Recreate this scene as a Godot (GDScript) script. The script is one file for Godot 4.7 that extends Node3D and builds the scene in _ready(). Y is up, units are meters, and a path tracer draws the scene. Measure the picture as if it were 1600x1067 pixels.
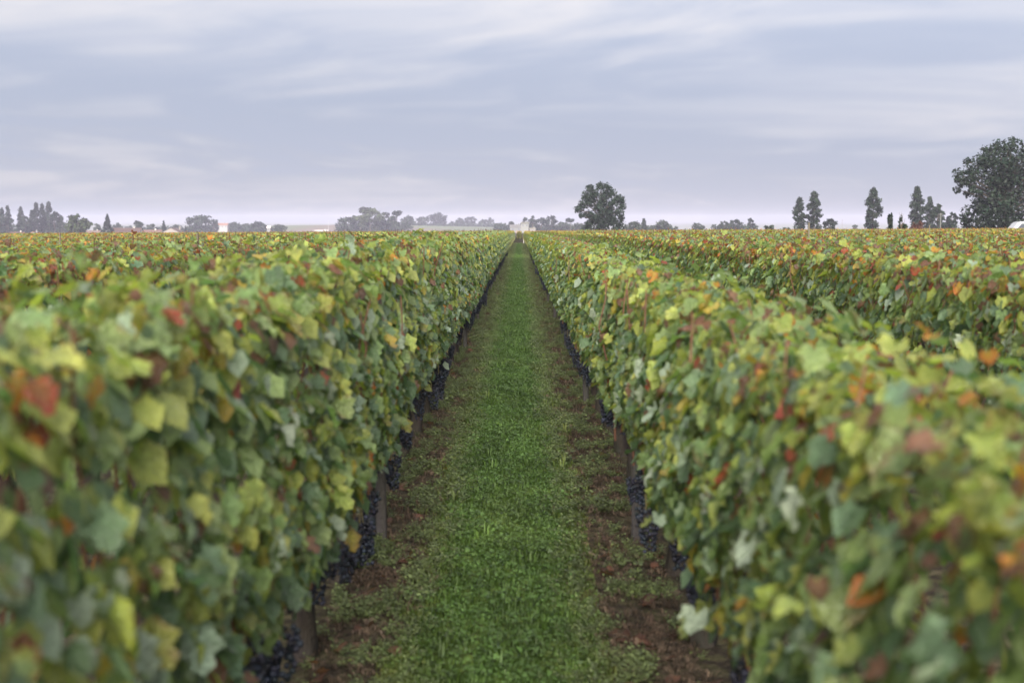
extends Node3D
# A vineyard seen down a grass path between two rows of vines.
# x is to the right, y up, -z away from the camera; metres.

const EYE := 1.6
const ROW_GAP := 1.49
const ROW_LEFT := -0.80
const ROW_RIGHT := 0.69
const BLOCK_END := 150.0
const BLOCK_NEXT := 157.0
const FIELD_END := 330.0

var rng := RandomNumberGenerator.new()
var leaf_material: StandardMaterial3D
var wood_material: StandardMaterial3D
var grape_material: StandardMaterial3D
var grass_material: StandardMaterial3D
var crown_material: StandardMaterial3D
var plain_material: StandardMaterial3D
var gloss_material: StandardMaterial3D
var glass_material: StandardMaterial3D
var bump := FastNoiseLite.new()
var leaf_shapes := []
var leaf_meshes := []          # [kind][variant]
var grape_meshes := []
var trunk_meshes := []
var cane_meshes := []
var used_names := {}

const KINDS := 8                # dark green, green, yellow-green, yellow, orange, red, brown, pale underside
var leaf_center := [Color(.135, .222, .120), Color(.235, .335, .125), Color(.345, .42, .105), Color(.42, .39, .07), Color(.50, .34, .06), Color(.30, .14, .05), Color(.30, .165, .10), Color(.36, .45, .33)]
var leaf_edge := [Color(.145, .232, .118), Color(.265, .355, .120), Color(.415, .45, .095), Color(.52, .37, .06), Color(.58, .16, .03), Color(.40, .055, .035), Color(.16, .075, .045), Color(.37, .46, .33)]


# ---------------------------------------------------------------- helpers

class Geo:
	var v := PackedVector3Array()
	var n := PackedVector3Array()
	var c := PackedColorArray()
	var uv := PackedVector2Array()
	var i := PackedInt32Array()
	func vert(p: Vector3, normal: Vector3, color: Color, t := Vector2.ZERO) -> int:
		v.append(p); n.append(normal); c.append(color); uv.append(t)
		return v.size() - 1
	func tri(a: int, b: int, d: int) -> void:
		if (v[b] - v[a]).cross(v[d] - v[a]).dot(n[a] + n[b] + n[d]) > 0.0:
			i.append(a); i.append(d); i.append(b)
		else:
			i.append(a); i.append(b); i.append(d)
	func mesh(m: Material) -> ArrayMesh:
		var arr := []
		arr.resize(Mesh.ARRAY_MAX)
		arr[Mesh.ARRAY_VERTEX] = v
		arr[Mesh.ARRAY_NORMAL] = n
		arr[Mesh.ARRAY_COLOR] = c
		arr[Mesh.ARRAY_TEX_UV] = uv
		arr[Mesh.ARRAY_INDEX] = i
		var am := ArrayMesh.new()
		am.add_surface_from_arrays(Mesh.PRIMITIVE_TRIANGLES, arr)
		am.surface_set_material(0, m)
		return am
	func quad(a: Vector3, b: Vector3, d: Vector3, e: Vector3, normal: Vector3, color: Color) -> void:
		var p := vert(a, normal, color, Vector2(0, 0))
		vert(b, normal, color, Vector2(1, 0)); vert(d, normal, color, Vector2(1, 1)); vert(e, normal, color, Vector2(0, 1))
		tri(p, p + 1, p + 2)
		tri(p, p + 2, p + 3)
	func box(lo: Vector3, hi: Vector3, color: Color) -> void:
		quad(Vector3(lo.x, lo.y, hi.z), Vector3(hi.x, lo.y, hi.z), Vector3(hi.x, hi.y, hi.z), Vector3(lo.x, hi.y, hi.z), Vector3(0, 0, 1), color)
		quad(Vector3(lo.x, lo.y, lo.z), Vector3(hi.x, lo.y, lo.z), Vector3(hi.x, hi.y, lo.z), Vector3(lo.x, hi.y, lo.z), Vector3(0, 0, -1), color)
		quad(Vector3(hi.x, lo.y, lo.z), Vector3(hi.x, lo.y, hi.z), Vector3(hi.x, hi.y, hi.z), Vector3(hi.x, hi.y, lo.z), Vector3(1, 0, 0), color)
		quad(Vector3(lo.x, lo.y, lo.z), Vector3(lo.x, lo.y, hi.z), Vector3(lo.x, hi.y, hi.z), Vector3(lo.x, hi.y, lo.z), Vector3(-1, 0, 0), color)
		quad(Vector3(lo.x, hi.y, lo.z), Vector3(hi.x, hi.y, lo.z), Vector3(hi.x, hi.y, hi.z), Vector3(lo.x, hi.y, hi.z), Vector3(0, 1, 0), color)
		quad(Vector3(lo.x, lo.y, lo.z), Vector3(hi.x, lo.y, lo.z), Vector3(hi.x, lo.y, hi.z), Vector3(lo.x, lo.y, hi.z), Vector3(0, -1, 0), color)
	func tube(pts: Array, radii: Array, sides: int, color: Color, wobble := 0.0, seed_ := 1) -> void:
		var r := RandomNumberGenerator.new()
		r.seed = seed_
		var first := v.size()
		for k in pts.size():
			var d: Vector3 = (pts[mini(k + 1, pts.size() - 1)] - pts[maxi(k - 1, 0)]).normalized()
			var a := d.cross(Vector3(0.31, 0.2, 0.93)).normalized()
			var b := d.cross(a)
			for s in sides:
				var th := TAU * s / sides
				var o := a * cos(th) + b * sin(th)
				var tone := 1.0 + wobble * r.randf_range(-1.2, 1.2)
				vert(pts[k] + o * radii[k] * (1.0 + wobble * r.randf_range(-1, 1)), o, Color(color.r * tone, color.g * tone, color.b * tone), Vector2(float(s) / sides, k))
		for k in pts.size() - 1:
			for s in sides:
				var s2 := (s + 1) % sides
				tri(first + k * sides + s, first + k * sides + s2, first + (k + 1) * sides + s)
				tri(first + k * sides + s2, first + (k + 1) * sides + s2, first + (k + 1) * sides + s)
		var top := vert(pts[-1] , (pts[-1] - pts[-2]).normalized(), color)
		for s in sides:
			tri(top, first + (pts.size() - 1) * sides + s, first + (pts.size() - 1) * sides + (s + 1) % sides)


func fresh(called: String) -> String:
	var k: int = used_names.get(called, -1) + 1
	used_names[called] = k
	return called if k == 0 else "%s_%03d" % [called, k]


func tag(o: Node3D, label: String, category: String, group := "", kind := "") -> Node3D:
	o.set_meta("label", label)
	o.set_meta("category", category)
	if group:
		o.set_meta("group", group)
	if kind:
		o.set_meta("kind", kind)
	return o


func thing(called: String, at: Vector3, label: String, category: String, group := "", turn := 0.0) -> Node3D:
	var o := Node3D.new()
	o.name = fresh(called)
	add_child(o)
	o.position = at
	o.rotation.y = turn
	tag(o, label, category, group)
	return o


func part(called: String, m: Mesh, parent: Node3D, at := Transform3D.IDENTITY) -> MeshInstance3D:
	var o := MeshInstance3D.new()
	o.name = called
	o.mesh = m
	o.transform = at
	parent.add_child(o, true)
	return o


func setting(called: String, m: Mesh) -> MeshInstance3D:
	var o := MeshInstance3D.new()
	o.name = called
	o.mesh = m
	add_child(o, true)
	o.set_meta("kind", "structure")
	return o


func scatter(called: String, m: Mesh, at: Array, colors: Array, label: String, category: String) -> MultiMeshInstance3D:
	var mm := MultiMesh.new()
	mm.transform_format = MultiMesh.TRANSFORM_3D
	mm.use_colors = true
	mm.mesh = m
	mm.instance_count = at.size()
	for k in at.size():
		mm.set_instance_transform(k, at[k])
		mm.set_instance_color(k, colors[k])
	var o := MultiMeshInstance3D.new()
	o.name = fresh(called)
	o.multimesh = mm
	add_child(o)
	tag(o, label, category, "", "stuff")
	return o


func paint(rough: float, spec := 0.5) -> StandardMaterial3D:
	var m := StandardMaterial3D.new()
	m.vertex_color_use_as_albedo = true
	m.roughness = rough
	m.metallic_specular = spec
	m.cull_mode = BaseMaterial3D.CULL_DISABLED
	return m


func lin(r: float, g: float, b: float) -> Color:
	return Color(r, g, b).linear_to_srgb()


func tone(c: Color, k: float) -> Color:
	return Color(c.r * k, c.g * k, c.b * k)


# The field is level near the camera and falls away very gently beyond; more so on the left.
func ground_y(x: float, d: float) -> float:
	var far := maxf(d, 1.0)
	var side := clampf(x / maxf(far, 20.0) / 0.4, -1.3, 1.3)
	var slope := 0.0055 - 0.0020 * side
	var fall := 0.15 - slope * far
	var level := -0.10 * smoothstep(2.5, 7.0, -x) * smoothstep(3.0, 10.0, d)
	var w := 0.10
	var k := clampf(0.5 + 0.5 * (fall - level) / w, 0.0, 1.0)
	return lerpf(fall, level, k) - w * k * (1.0 - k)


func row_x(i: int) -> float:    # rows ..., -2, -1 | 1, 2, ...
	return ROW_LEFT + (i + 1) * ROW_GAP if i < 0 else ROW_RIGHT + (i - 1) * ROW_GAP


# ---------------------------------------------------------------- set-up

func make_sky() -> PanoramaSkyMaterial:
	var w := 4096
	var h := 2048
	var im := Image.create_empty(w, h, false, Image.FORMAT_RGBF)
	var broad := FastNoiseLite.new()
	broad.seed = 11
	broad.noise_type = FastNoiseLite.TYPE_SIMPLEX_SMOOTH
	broad.frequency = 0.30
	broad.fractal_octaves = 4
	var fine := FastNoiseLite.new()
	fine.seed = 5
	fine.noise_type = FastNoiseLite.TYPE_SIMPLEX_SMOOTH
	fine.frequency = 1.3
	fine.fractal_octaves = 5
	fine.fractal_gain = 0.55
	var row := 0
	while row < h:
		var cell := 1 if row > h / 2 - 260 else 4
		var up := (0.5 - (row + 0.5 * cell) / h) * PI
		if up < -0.02:
			im.fill_rect(Rect2i(0, row, w, h - row), Color(0.08, 0.085, 0.07))
			break
		var sy := sin(maxf(up, 0.0))
		for col in range(0, w, cell):
			var az := ((col + 0.5 * cell) / w - 0.5) * TAU
			var k := cos(up) / (sy + 0.14)
			var px := sin(az) * k
			var pz := cos(az) * k
			var b := broad.get_noise_3d(px * 0.9, pz * 1.0, 3.0)
			var f := fine.get_noise_3d(px * 1.0 + b * 2.0, pz * 1.5, 9.0)
			# an overcast sky is brightest overhead
			var lum := 0.120 * (1.0 + 2.0 * sy)
			var left := 0.5 - 0.5 * sin(az)          # the sun stands behind the cloud on the left
			lum *= 0.93 + 0.16 * left
			var veil := smoothstep(-0.42, 0.75, b * 0.70 + f * 0.65 + smoothstep(0.09, 0.20, sy) * 0.42)
			var haze := exp(-sy * 24.0)
			var c := Color(0.87, 0.98, 1.24).lerp(Color(1.07, 1.07, 1.14), veil)
			c = c.lerp(Color(1.08, 1.025, 1.11), haze * (0.30 + 0.70 * left))
			var thin := exp(-pow((az + 0.37) / 0.13, 2.0) - pow((sy - 0.18) / 0.035, 2.0)) * smoothstep(-.6, .5, f + b)
			c = c.lerp(Color(1.14, 1.09, 1.08), thin)
			lum *= 0.90 + 0.26 * veil + 0.45 * thin + haze * (0.0 + 0.13 * left)
			im.fill_rect(Rect2i(col, row, cell, cell), Color(c.r * lum, c.g * lum, c.b * lum))
		row += cell
	var sky := PanoramaSkyMaterial.new()
	sky.panorama = ImageTexture.create_from_image(im)
	return sky


func make_materials() -> void:
	bump.seed = 3
	bump.frequency = 1.0
	var im := Image.create_empty(256, 256, false, Image.FORMAT_RGB8)
	var nz := FastNoiseLite.new()
	nz.frequency = 0.035
	nz.fractal_octaves = 4
	var tips := [Vector2(0, -0.9), Vector2(0.54, -0.34), Vector2(-0.54, -0.34), Vector2(0.46, 0.14), Vector2(-0.46, 0.14)]
	for yy in 256:
		for xx in 256:
			var p := Vector2((xx / 255.0 - 0.5) * 1.25, 0.33 - yy / 255.0 * 1.25)
			var near := 1.0
			var rib := 1.0
			for t in tips:
				var l: float = clampf(p.dot(t) / t.length_squared(), 0.0, 1.0)
				var dist: float = p.distance_to(t * l)
				near = minf(near, dist / (0.022 * (1.15 - l)))
				if dist < 0.24:
					var along: float = p.dot(t.normalized()) - dist * 0.9
					rib = minf(rib, absf(fposmod(along, 0.13) - 0.065) / 0.010)
			var g := 0.82 + 0.20 * nz.get_noise_2d(xx, yy)
			g = maxf(g, lerpf(1.0, g, clampf(near, 0.0, 1.0)))
			g = maxf(g, lerpf(0.93, g, clampf(rib, 0.0, 1.0)))
			im.set_pixel(xx, yy, Color(g, g, g))
	leaf_material = paint(0.30, 0.6)
	leaf_material.albedo_texture = ImageTexture.create_from_image(im)
	leaf_material.heightmap_enabled = true
	leaf_material.heightmap_texture = leaf_material.albedo_texture
	leaf_material.heightmap_scale = 2.0
	leaf_material.backlight_enabled = true
	leaf_material.backlight = lin(0.86, 1.0, 0.48)
	wood_material = paint(0.9, 0.3)
	var bark := FastNoiseLite.new()
	bark.frequency = 0.03
	bark.fractal_octaves = 4
	var bt := NoiseTexture2D.new()
	bt.width = 256; bt.height = 256; bt.seamless = true; bt.noise = bark
	wood_material.heightmap_enabled = true
	wood_material.heightmap_texture = bt
	wood_material.heightmap_scale = 0.6
	wood_material.uv1_triplanar = true
	wood_material.uv1_scale = Vector3(14, 3, 14)
	grape_material = paint(0.58, 0.4)
	grass_material = paint(0.5, 0.4)
	grass_material.backlight_enabled = true
	grass_material.backlight = lin(0.5, 0.55, 0.2)
	crown_material = paint(0.65, 0.3)
	crown_material.backlight_enabled = true
	crown_material.backlight = lin(0.25, 0.3, 0.12)
	plain_material = paint(0.85, 0.3)
	gloss_material = paint(0.3, 0.5)
	glass_material = paint(0.12, 0.6)


func soil(colors: PackedColorArray, offsets: PackedFloat32Array, freq: float, size: float, seed_: int) -> StandardMaterial3D:
	var n := FastNoiseLite.new()
	n.seed = seed_
	n.frequency = freq
	n.fractal_octaves = 5
	n.fractal_gain = 0.65
	var ramp := Gradient.new()
	ramp.offsets = offsets
	var list := PackedColorArray()
	for c in colors:
		list.append(c.linear_to_srgb())
	ramp.colors = list
	var t := NoiseTexture2D.new()
	t.width = 1024; t.height = 1024; t.seamless = true; t.noise = n; t.color_ramp = ramp
	var h := NoiseTexture2D.new()
	h.width = 512; h.height = 512; h.seamless = true; h.noise = n
	var m := StandardMaterial3D.new()
	m.albedo_texture = t
	m.roughness = 0.95
	m.metallic_specular = 0.2
	m.uv1_triplanar = true
	m.uv1_world_triplanar = true
	m.uv1_scale = Vector3.ONE / size
	m.heightmap_enabled = true
	m.heightmap_texture = h
	m.heightmap_scale = 3.0
	m.cull_mode = BaseMaterial3D.CULL_DISABLED
	return m


# ---------------------------------------------------------------- leaves

func make_leaf_shape(seed_: int) -> Dictionary:
	var r := RandomNumberGenerator.new()
	r.seed = seed_
	var half := [Vector2(0.05, 0.08), Vector2(0.25, 0.27), Vector2(0.49, 0.13), Vector2(0.45, -0.09), Vector2(0.57, -0.29), Vector2(0.39, -0.46), Vector2(0.28, -0.68)]
	var out := []
	for p in half:
		out.append(p + Vector2(r.randf_range(-.05, .05), r.randf_range(-.05, .05)))
	out.append(Vector2(r.randf_range(-.05, .05), -0.84 + r.randf_range(-.05, .05)))
	for k in range(half.size() - 1, -1, -1):
		out.append(Vector2(-half[k].x, half[k].y) + Vector2(r.randf_range(-.05, .05), r.randf_range(-.05, .05)))
	var cup := r.randf_range(-0.65, 0.65)
	var fold := r.randf_range(0.05, 0.45)
	var droop := r.randf_range(-0.2, 0.55)
	var ph := r.randf() * TAU
	var v := PackedVector3Array([Vector3.ZERO])
	var ring := PackedFloat32Array([0.0])
	for step in [0.55, 1.0]:
		for k in out.size():
			var p: Vector2 = out[k] * step
			if step < 0.8:
				p = (p * 1.0).lerp(Vector2.from_angle(p.angle()) * 0.33, 0.45)
			var d := p.length()
			var z := cup * d * d + fold * absf(p.x) - droop * p.y * p.y * 0.6
			if step > 0.8:
				z += 0.11 * sin(k * 2.4 + ph) + r.randf_range(-.05, .05)
			v.append(Vector3(p.x, p.y, z))
			ring.append(step)
	var tris := PackedInt32Array()
	var m := out.size()
	for k in m - 1:
		tris.append_array([0, 1 + k, 2 + k])
		tris.append_array([1 + k, 1 + m + k, 2 + k, 2 + k, 1 + m + k, 2 + m + k])
	var n := PackedVector3Array()
	n.resize(v.size())
	for k in range(0, tris.size(), 3):
		var f := (v[tris[k + 1]] - v[tris[k]]).cross(v[tris[k + 2]] - v[tris[k]])
		if f.z < 0: f = -f
		for q in 3:
			n[tris[k + q]] += f
	for k in n.size():
		n[k] = n[k].normalized()
	return {"v": v, "n": n, "ring": ring, "tris": tris}


func make_leaves() -> void:
	for k in 6:
		leaf_shapes.append(make_leaf_shape(40 + k))
	for kind in KINDS:
		var list := []
		for variant in 18:
			list.append(leaf_mesh(leaf_shapes[variant % 6], kind, 100 + kind * 50 + variant))
		leaf_meshes.append(list)


func leaf_mesh(s: Dictionary, kind: int, seed_: int) -> ArrayMesh:
	var r := RandomNumberGenerator.new()
	r.seed = seed_
	var g := Geo.new()
	var k1 := r.randf_range(0.75, 1.25)
	var warm := r.randf_range(0.92, 1.10)
	var spot := r.randf() * 50.0
	var burnt := r.randf() < 0.30
	for q in s.v.size():
		var c: Color = leaf_center[kind].lerp(leaf_edge[kind], s.ring[q] * s.ring[q])
		var blot := bump.get_noise_3d(s.v[q].x * 1.6, s.v[q].y * 1.6, spot)
		c = tone(c, k1 * (1.0 + 0.50 * blot))
		c.r *= warm
		if kind in [1, 2, 3] and burnt and s.ring[q] > 0.9 and blot > 0.05:
			c = c.lerp(Color(.17, .075, .035), 0.75)
		if kind == 4 and blot > 0.2:
			c = c.lerp(leaf_center[3], 0.6)
		g.vert(s.v[q], s.n[q], c, Vector2(s.v[q].x / 1.25 + 0.5, (0.33 - s.v[q].y) / 1.25))
	for q in range(0, s.tris.size(), 3):
		g.tri(s.tris[q], s.tris[q + 1], s.tris[q + 2])
	return g.mesh(leaf_material)


# A simple leaf of ten faces added to a joined mesh.
var low_outline := [Vector2(0.06, 0.10), Vector2(0.40, 0.22), Vector2(0.45, -0.07), Vector2(0.56, -0.30), Vector2(0.33, -0.57), Vector2(0.0, -0.85), Vector2(-0.33, -0.57), Vector2(-0.56, -0.30), Vector2(-0.45, -0.07), Vector2(-0.40, 0.22), Vector2(-0.06, 0.10)]
var tiny_outline := [Vector2(0.0, 0.15), Vector2(0.48, 0.12), Vector2(0.50, -0.36), Vector2(0.0, -0.86), Vector2(-0.50, -0.36), Vector2(-0.48, 0.12)]

func add_leaf(g: Geo, t: Transform3D, kind: int, r: RandomNumberGenerator, outline: Array) -> void:
	var k1 := r.randf_range(0.72, 1.28)
	var c0 := tone(leaf_center[kind], k1)
	var c1 := tone(leaf_edge[kind], k1 * r.randf_range(0.85, 1.15))
	var nz := t.basis.z.normalized()
	var cup := r.randf_range(-0.6, 0.6)
	var mid := g.vert(t.origin + t.basis.z * 0.0, nz, c0, Vector2(0.5, 0.264))
	for p in outline:
		var d: float = p.length()
		var rim: Vector3 = (t.basis.x * p.x + t.basis.y * p.y)
		g.vert(t.origin + rim + t.basis.z * (cup * d * d + 0.22 * absf(p.x)), (nz - rim.normalized() * cup * 0.8).normalized(), c1, Vector2(p.x / 1.25 + 0.5, (0.33 - p.y) / 1.25))
	for k in outline.size() - 1:
		g.tri(mid, mid + 1 + k, mid + 2 + k)
	if outline.size() < 8:
		g.tri(mid, mid + outline.size(), mid + 1)


func pick_kind(t: float, rust: float, r: RandomNumberGenerator) -> int:
	var w: Array
	if t > 0.86:
		w = [.10, .32, .36, .05 + .02 * rust, .015 + .08 * rust, .008 + .08 * rust, .03 + .24 * rust, .03]
	elif t > 0.25:
		w = [.31, .37, .23, .014, .004 + .018 * rust, .003 + .018 * rust, .012 + .05 * rust, .12]
	else:
		w = [.31, .34, .17, .04, .018, .010, .06 + .04 * rust, .06]
	var sum := 0.0
	for q in w:
		sum += q
	var p := r.randf() * sum
	for k in KINDS:
		p -= w[k]
		if p < 0.0:
			return k
	return 1


func facing(n: Vector3, tip: Vector3, size: float, at: Vector3) -> Transform3D:
	var z := n.normalized()
	var y := -(tip - z * tip.dot(z))
	if y.length() < 0.05:
		y = z.cross(Vector3(0.3, 0.1, 0.9))
	y = y.normalized()
	var x := y.cross(z)
	return Transform3D(Basis(x * size, y * size, z * size), at)


# Leaf places of one vine, a metre of hedge; +x is the side towards the path.
func vine_leaves(r: RandomNumberGenerator, count: int, top: float, rust: float, length := 1.0, big := 1.0, lift := 0.0) -> Array:
	var out := []
	var phase := r.randf() * 90.0
	var shoots := int(2.0 * length)
	for k in count:
		var z := r.randf_range(-0.54, 0.54) * length
		var u := r.randf()
		var pos: Vector3
		var n: Vector3
		var t: float
		var size := big * lerpf(0.027, 0.080, pow(r.randf(), 1.15))
		var lump := bump.get_noise_2d(phase + z * 2.3, 7.0)
		var h := top + 0.075 * lump
		if k >= count - shoots * 6:
			var q := (count - 1 - k) / 6
			var step := float((count - 1 - k) % 6)
			var a0 := fposmod(sin((q + 1) * 12.9898 + phase) * 437.58, 1.0)
			var a1 := fposmod(sin((q + 1) * 78.233 + phase) * 437.58, 1.0)
			var up := a0 > 0.35
			var start := Vector3(0.12 * (a1 - .3), top - .03, (a1 - .5) * length) if up else Vector3(0.20, lerpf(.7, top, a1), (fposmod(a1 * 7.3, 1.0) - .5) * length)
			var go := Vector3((a1 - .4) * .5, 1.0, (a0 - .6) * .8) if up else Vector3(1.0, .5 - a1, (a1 - .5))
			pos = start + go * (.010 + .028 * step) * (1.0 if up else .85) - Vector3.UP * step * step * .0022
			n = Vector3(r.randfn(), .8 + r.randfn() * .4, r.randfn())
			t = 1.0 if up else .6
			size *= .8
		elif u < 0.80:
			var s := 1.0 if u < 0.55 else -1.0
			t = r.randf()
			var low := 0.62 + lift + 0.14 * bump.get_noise_2d(phase + z * 4.0, 31.0)
			var y := lerpf(low, h, pow(t, 0.93))
			t = (y - low) / (h - low)
			var w := 0.15 + 0.085 * sin(PI * clampf(t * 0.85 + 0.12, 0.0, 1.0)) + 0.055 * bump.get_noise_2d(phase + z * 2.6, y * 2.6)
			var deep := r.randf()
			pos = Vector3(s * (w * (1.0 if deep < 0.78 else r.randf_range(0.3, 0.9)) + r.randf_range(-.022, .032)), y, z)
			n = Vector3(s * 1.0, r.randf_range(0.05, 0.80), r.randf_range(-0.35, 0.75)) + Vector3(r.randfn(), r.randfn(), r.randfn()) * 0.25
		else:
			t = 1.0
			pos = Vector3(r.randf_range(-.21, .21), h + r.randf_range(-.09, .05) + r.randf_range(0.0, 0.09) * float(r.randf() < 0.10), z)
			n = Vector3(pos.x * 3.0, 0.9, 0.0) + Vector3(r.randfn(), r.randfn() * 0.5, r.randfn()) * 0.55
			size *= 0.85
		var tip := Vector3(pos.x * 1.5 + r.randf_range(-.3, .3), -1.0, r.randf_range(-.45, .45))
		var kind := pick_kind(t, rust * (0.7 + 2.6 * maxf(0.0, bump.get_noise_3d(phase + z * 1.4, pos.y * 1.6, 50.0 + signf(pos.x) * 9.0))), r)
		out.append([facing(n, tip, size * (0.74 if kind in [4, 5, 6] else 1.0), pos), kind])
	return out


func foliage_mesh(leaves: Array, r: RandomNumberGenerator, outline: Array, canes := 0, top := 1.4) -> ArrayMesh:
	var g := Geo.new()
	for l in leaves:
		add_leaf(g, l[0], l[1], r, outline)
	for k in canes:
		var z := r.randf_range(-.45, .45)
		var x := r.randf_range(-.1, .12)
		g.tube([Vector3(x * .3, .5, z), Vector3(x, 1.0, z + r.randf_range(-.08, .08)), Vector3(x * 1.3, top + r.randf_range(-.05, .14), z + r.randf_range(-.12, .12))], [.006, .005, .003], 4, Color(.15, .07, .04), 0.1, k)
	return g.mesh(leaf_material)


# ---------------------------------------------------------------- vine parts

func make_grapes() -> void:
	for variant in 5:
		var r := RandomNumberGenerator.new()
		r.seed = 900 + variant
		var g := Geo.new()
		var long := r.randf_range(0.13, 0.19)
		g.tube([Vector3(0, 0.05, 0), Vector3(0, 0.01, 0), Vector3(0.003, -0.03, 0)], [.0025, .0025, .002], 4, Color(.12, .10, .04))
		var spots := []
		for tries in 1500:
			var t := r.randf()
			var wide := 0.050 * (1.0 - 0.72 * t) * (0.75 + 0.25 * minf(1.0, t * 6.0)) + 0.006
			var a := r.randf() * TAU
			var p := Vector3(cos(a) * wide, -0.005 - t * long, sin(a) * wide) * r.randf_range(0.82, 1.0)
			var clear := true
			for q in spots:
				if p.distance_to(q) < 0.0105:
					clear = false
					break
			if clear:
				spots.append(p)
			if spots.size() >= 95:
				break
		for p in spots:
			var rad := r.randf_range(0.0082, 0.0102)
			var tint := r.randf_range(0.6, 1.4)
			var c := Color(.005, .0055, .009).lerp(Color(.017, .021, .036), pow(r.randf(), 1.5)) * tint
			var first := g.v.size()
			for a in 4:
				var el := -PI / 2 + PI * (a + 0.0) / 3.0
				for b in 6:
					var dir := Vector3(cos(el) * cos(TAU * b / 6), sin(el), cos(el) * sin(TAU * b / 6))
					g.vert(p + dir * rad, dir, Color(c.r, c.g, c.b))
			for a in 3:
				for b in 6:
					var b2 := (b + 1) % 6
					if a > 0:
						g.tri(first + a * 6 + b, first + a * 6 + b2, first + (a + 1) * 6 + b)
					if a < 2:
						g.tri(first + a * 6 + b2, first + (a + 1) * 6 + b2, first + (a + 1) * 6 + b)
		grape_meshes.append(g.mesh(grape_material))


func make_trunks() -> void:
	for variant in 6:
		var r := RandomNumberGenerator.new()
		r.seed = 700 + variant
		var g := Geo.new()
		var pts := []
		var radii := []
		var lean := Vector3(r.randf_range(-.06, .06), 0, r.randf_range(-.08, .08))
		for k in 8:
			var t := k / 7.0
			pts.append(Vector3(0, -0.04 + t * 0.60, 0) + lean * t + Vector3(r.randf_range(-.012, .012), 0, r.randf_range(-.012, .012)))
			radii.append(lerpf(0.044, 0.028, t) * r.randf_range(0.85, 1.2) + (0.014 if k == 0 or k == 6 else 0.0))
		g.tube(pts, radii, 9, Color(.024, .020, .017), 0.24, variant)
		for s in [-1.0, 1.0]:
			g.tube([pts[6], pts[7] + Vector3(0, .05, s * .10), pts[7] + Vector3(r.randf_range(-.02, .02), .07, s * .28), pts[7] + Vector3(r.randf_range(-.03, .03), .06, s * .46)], [.020, .016, .013, .008], 6, Color(.040, .032, .027), 0.14, variant + 9)
		trunk_meshes.append(g.mesh(wood_material))
	for variant in 6:
		var r := RandomNumberGenerator.new()
		r.seed = 760 + variant
		var g := Geo.new()
		var pts := []
		var radii := []
		var x := r.randf_range(-.03, .05)
		var z := r.randf_range(-.05, .05)
		for k in 7:
			var t := k / 6.0
			pts.append(Vector3(x, t * 1.0, z))
			radii.append(lerpf(0.0062, 0.0026, t))
			x += r.randf_range(-.03, .045); z += r.randf_range(-.05, .05)
		g.tube(pts, radii, 5, Color(.085, .042, .027), 0.12, variant)
		cane_meshes.append(g.mesh(wood_material))


var ORDINAL := ["first", "second", "third", "fourth", "fifth", "sixth", "seventh", "eighth", "ninth", "tenth", "eleventh", "twelfth", "thirteenth", "fourteenth", "fifteenth", "sixteenth", "seventeenth", "eighteenth", "nineteenth"]
var TENS := ["", "", "twent", "thirt", "fort", "fift", "sixt", "sevent"]

func ordinal(k: int) -> String:     # 1 -> first
	if k < 20:
		return ORDINAL[k - 1]
	return TENS[k / 10] + "ieth" if k % 10 == 0 else TENS[k / 10] + "y-" + ORDINAL[k % 10 - 1]


var ROW_NAMES := {-1: "row left of the grass path", 1: "row right of the grass path", -2: "second row left of the path", 2: "second row right of the path", -3: "third row left of the path", 3: "third row right of the path", -4: "fourth row left of the path", 4: "fourth row right of the path"}
var far_foliage := []


func vine_root(i: int, d: float, k: int, look: String) -> Node3D:
	var x := row_x(i) + rng.randf_range(-.02, .02)
	var label := "%s vine from the camera in the %s, %s" % [ordinal(k), ROW_NAMES[i], look]
	var o := thing("grapevine", Vector3(x, ground_y(x, d), -d), label, "grapevine", "grapevines in the rows")
	if i > 0:
		o.rotation.y = PI
	return o


func vine_wood(o: Node3D, bunches: int, canes: int, top: float) -> void:
	part("trunk", trunk_meshes[rng.randi() % 6], o, Transform3D(Basis(Vector3.UP, PI * (rng.randi() % 2)), Vector3.ZERO))
	for k in canes:
		var b := Basis(Vector3.UP, rng.randf() * TAU).scaled(Vector3(1, (top - .5) * rng.randf_range(0.82, 1.07), 1))
		part("cane", cane_meshes[rng.randi() % 6], o, Transform3D(b, Vector3(rng.randf_range(-.06, .19), 0.52, rng.randf_range(-.45, .45))))
	for k in bunches:
		var b := Basis(Vector3.UP, rng.randf() * TAU).rotated(Vector3(0, 0, 1), rng.randf_range(-.15, .15)).scaled(Vector3.ONE * rng.randf_range(0.7, 1.15))
		part("grape_bunch", grape_meshes[rng.randi() % 5], o, Transform3D(b, Vector3(rng.randf_range(.02, .20), rng.randf_range(0.40, 0.68), rng.randf_range(-.46, .46))))


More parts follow.
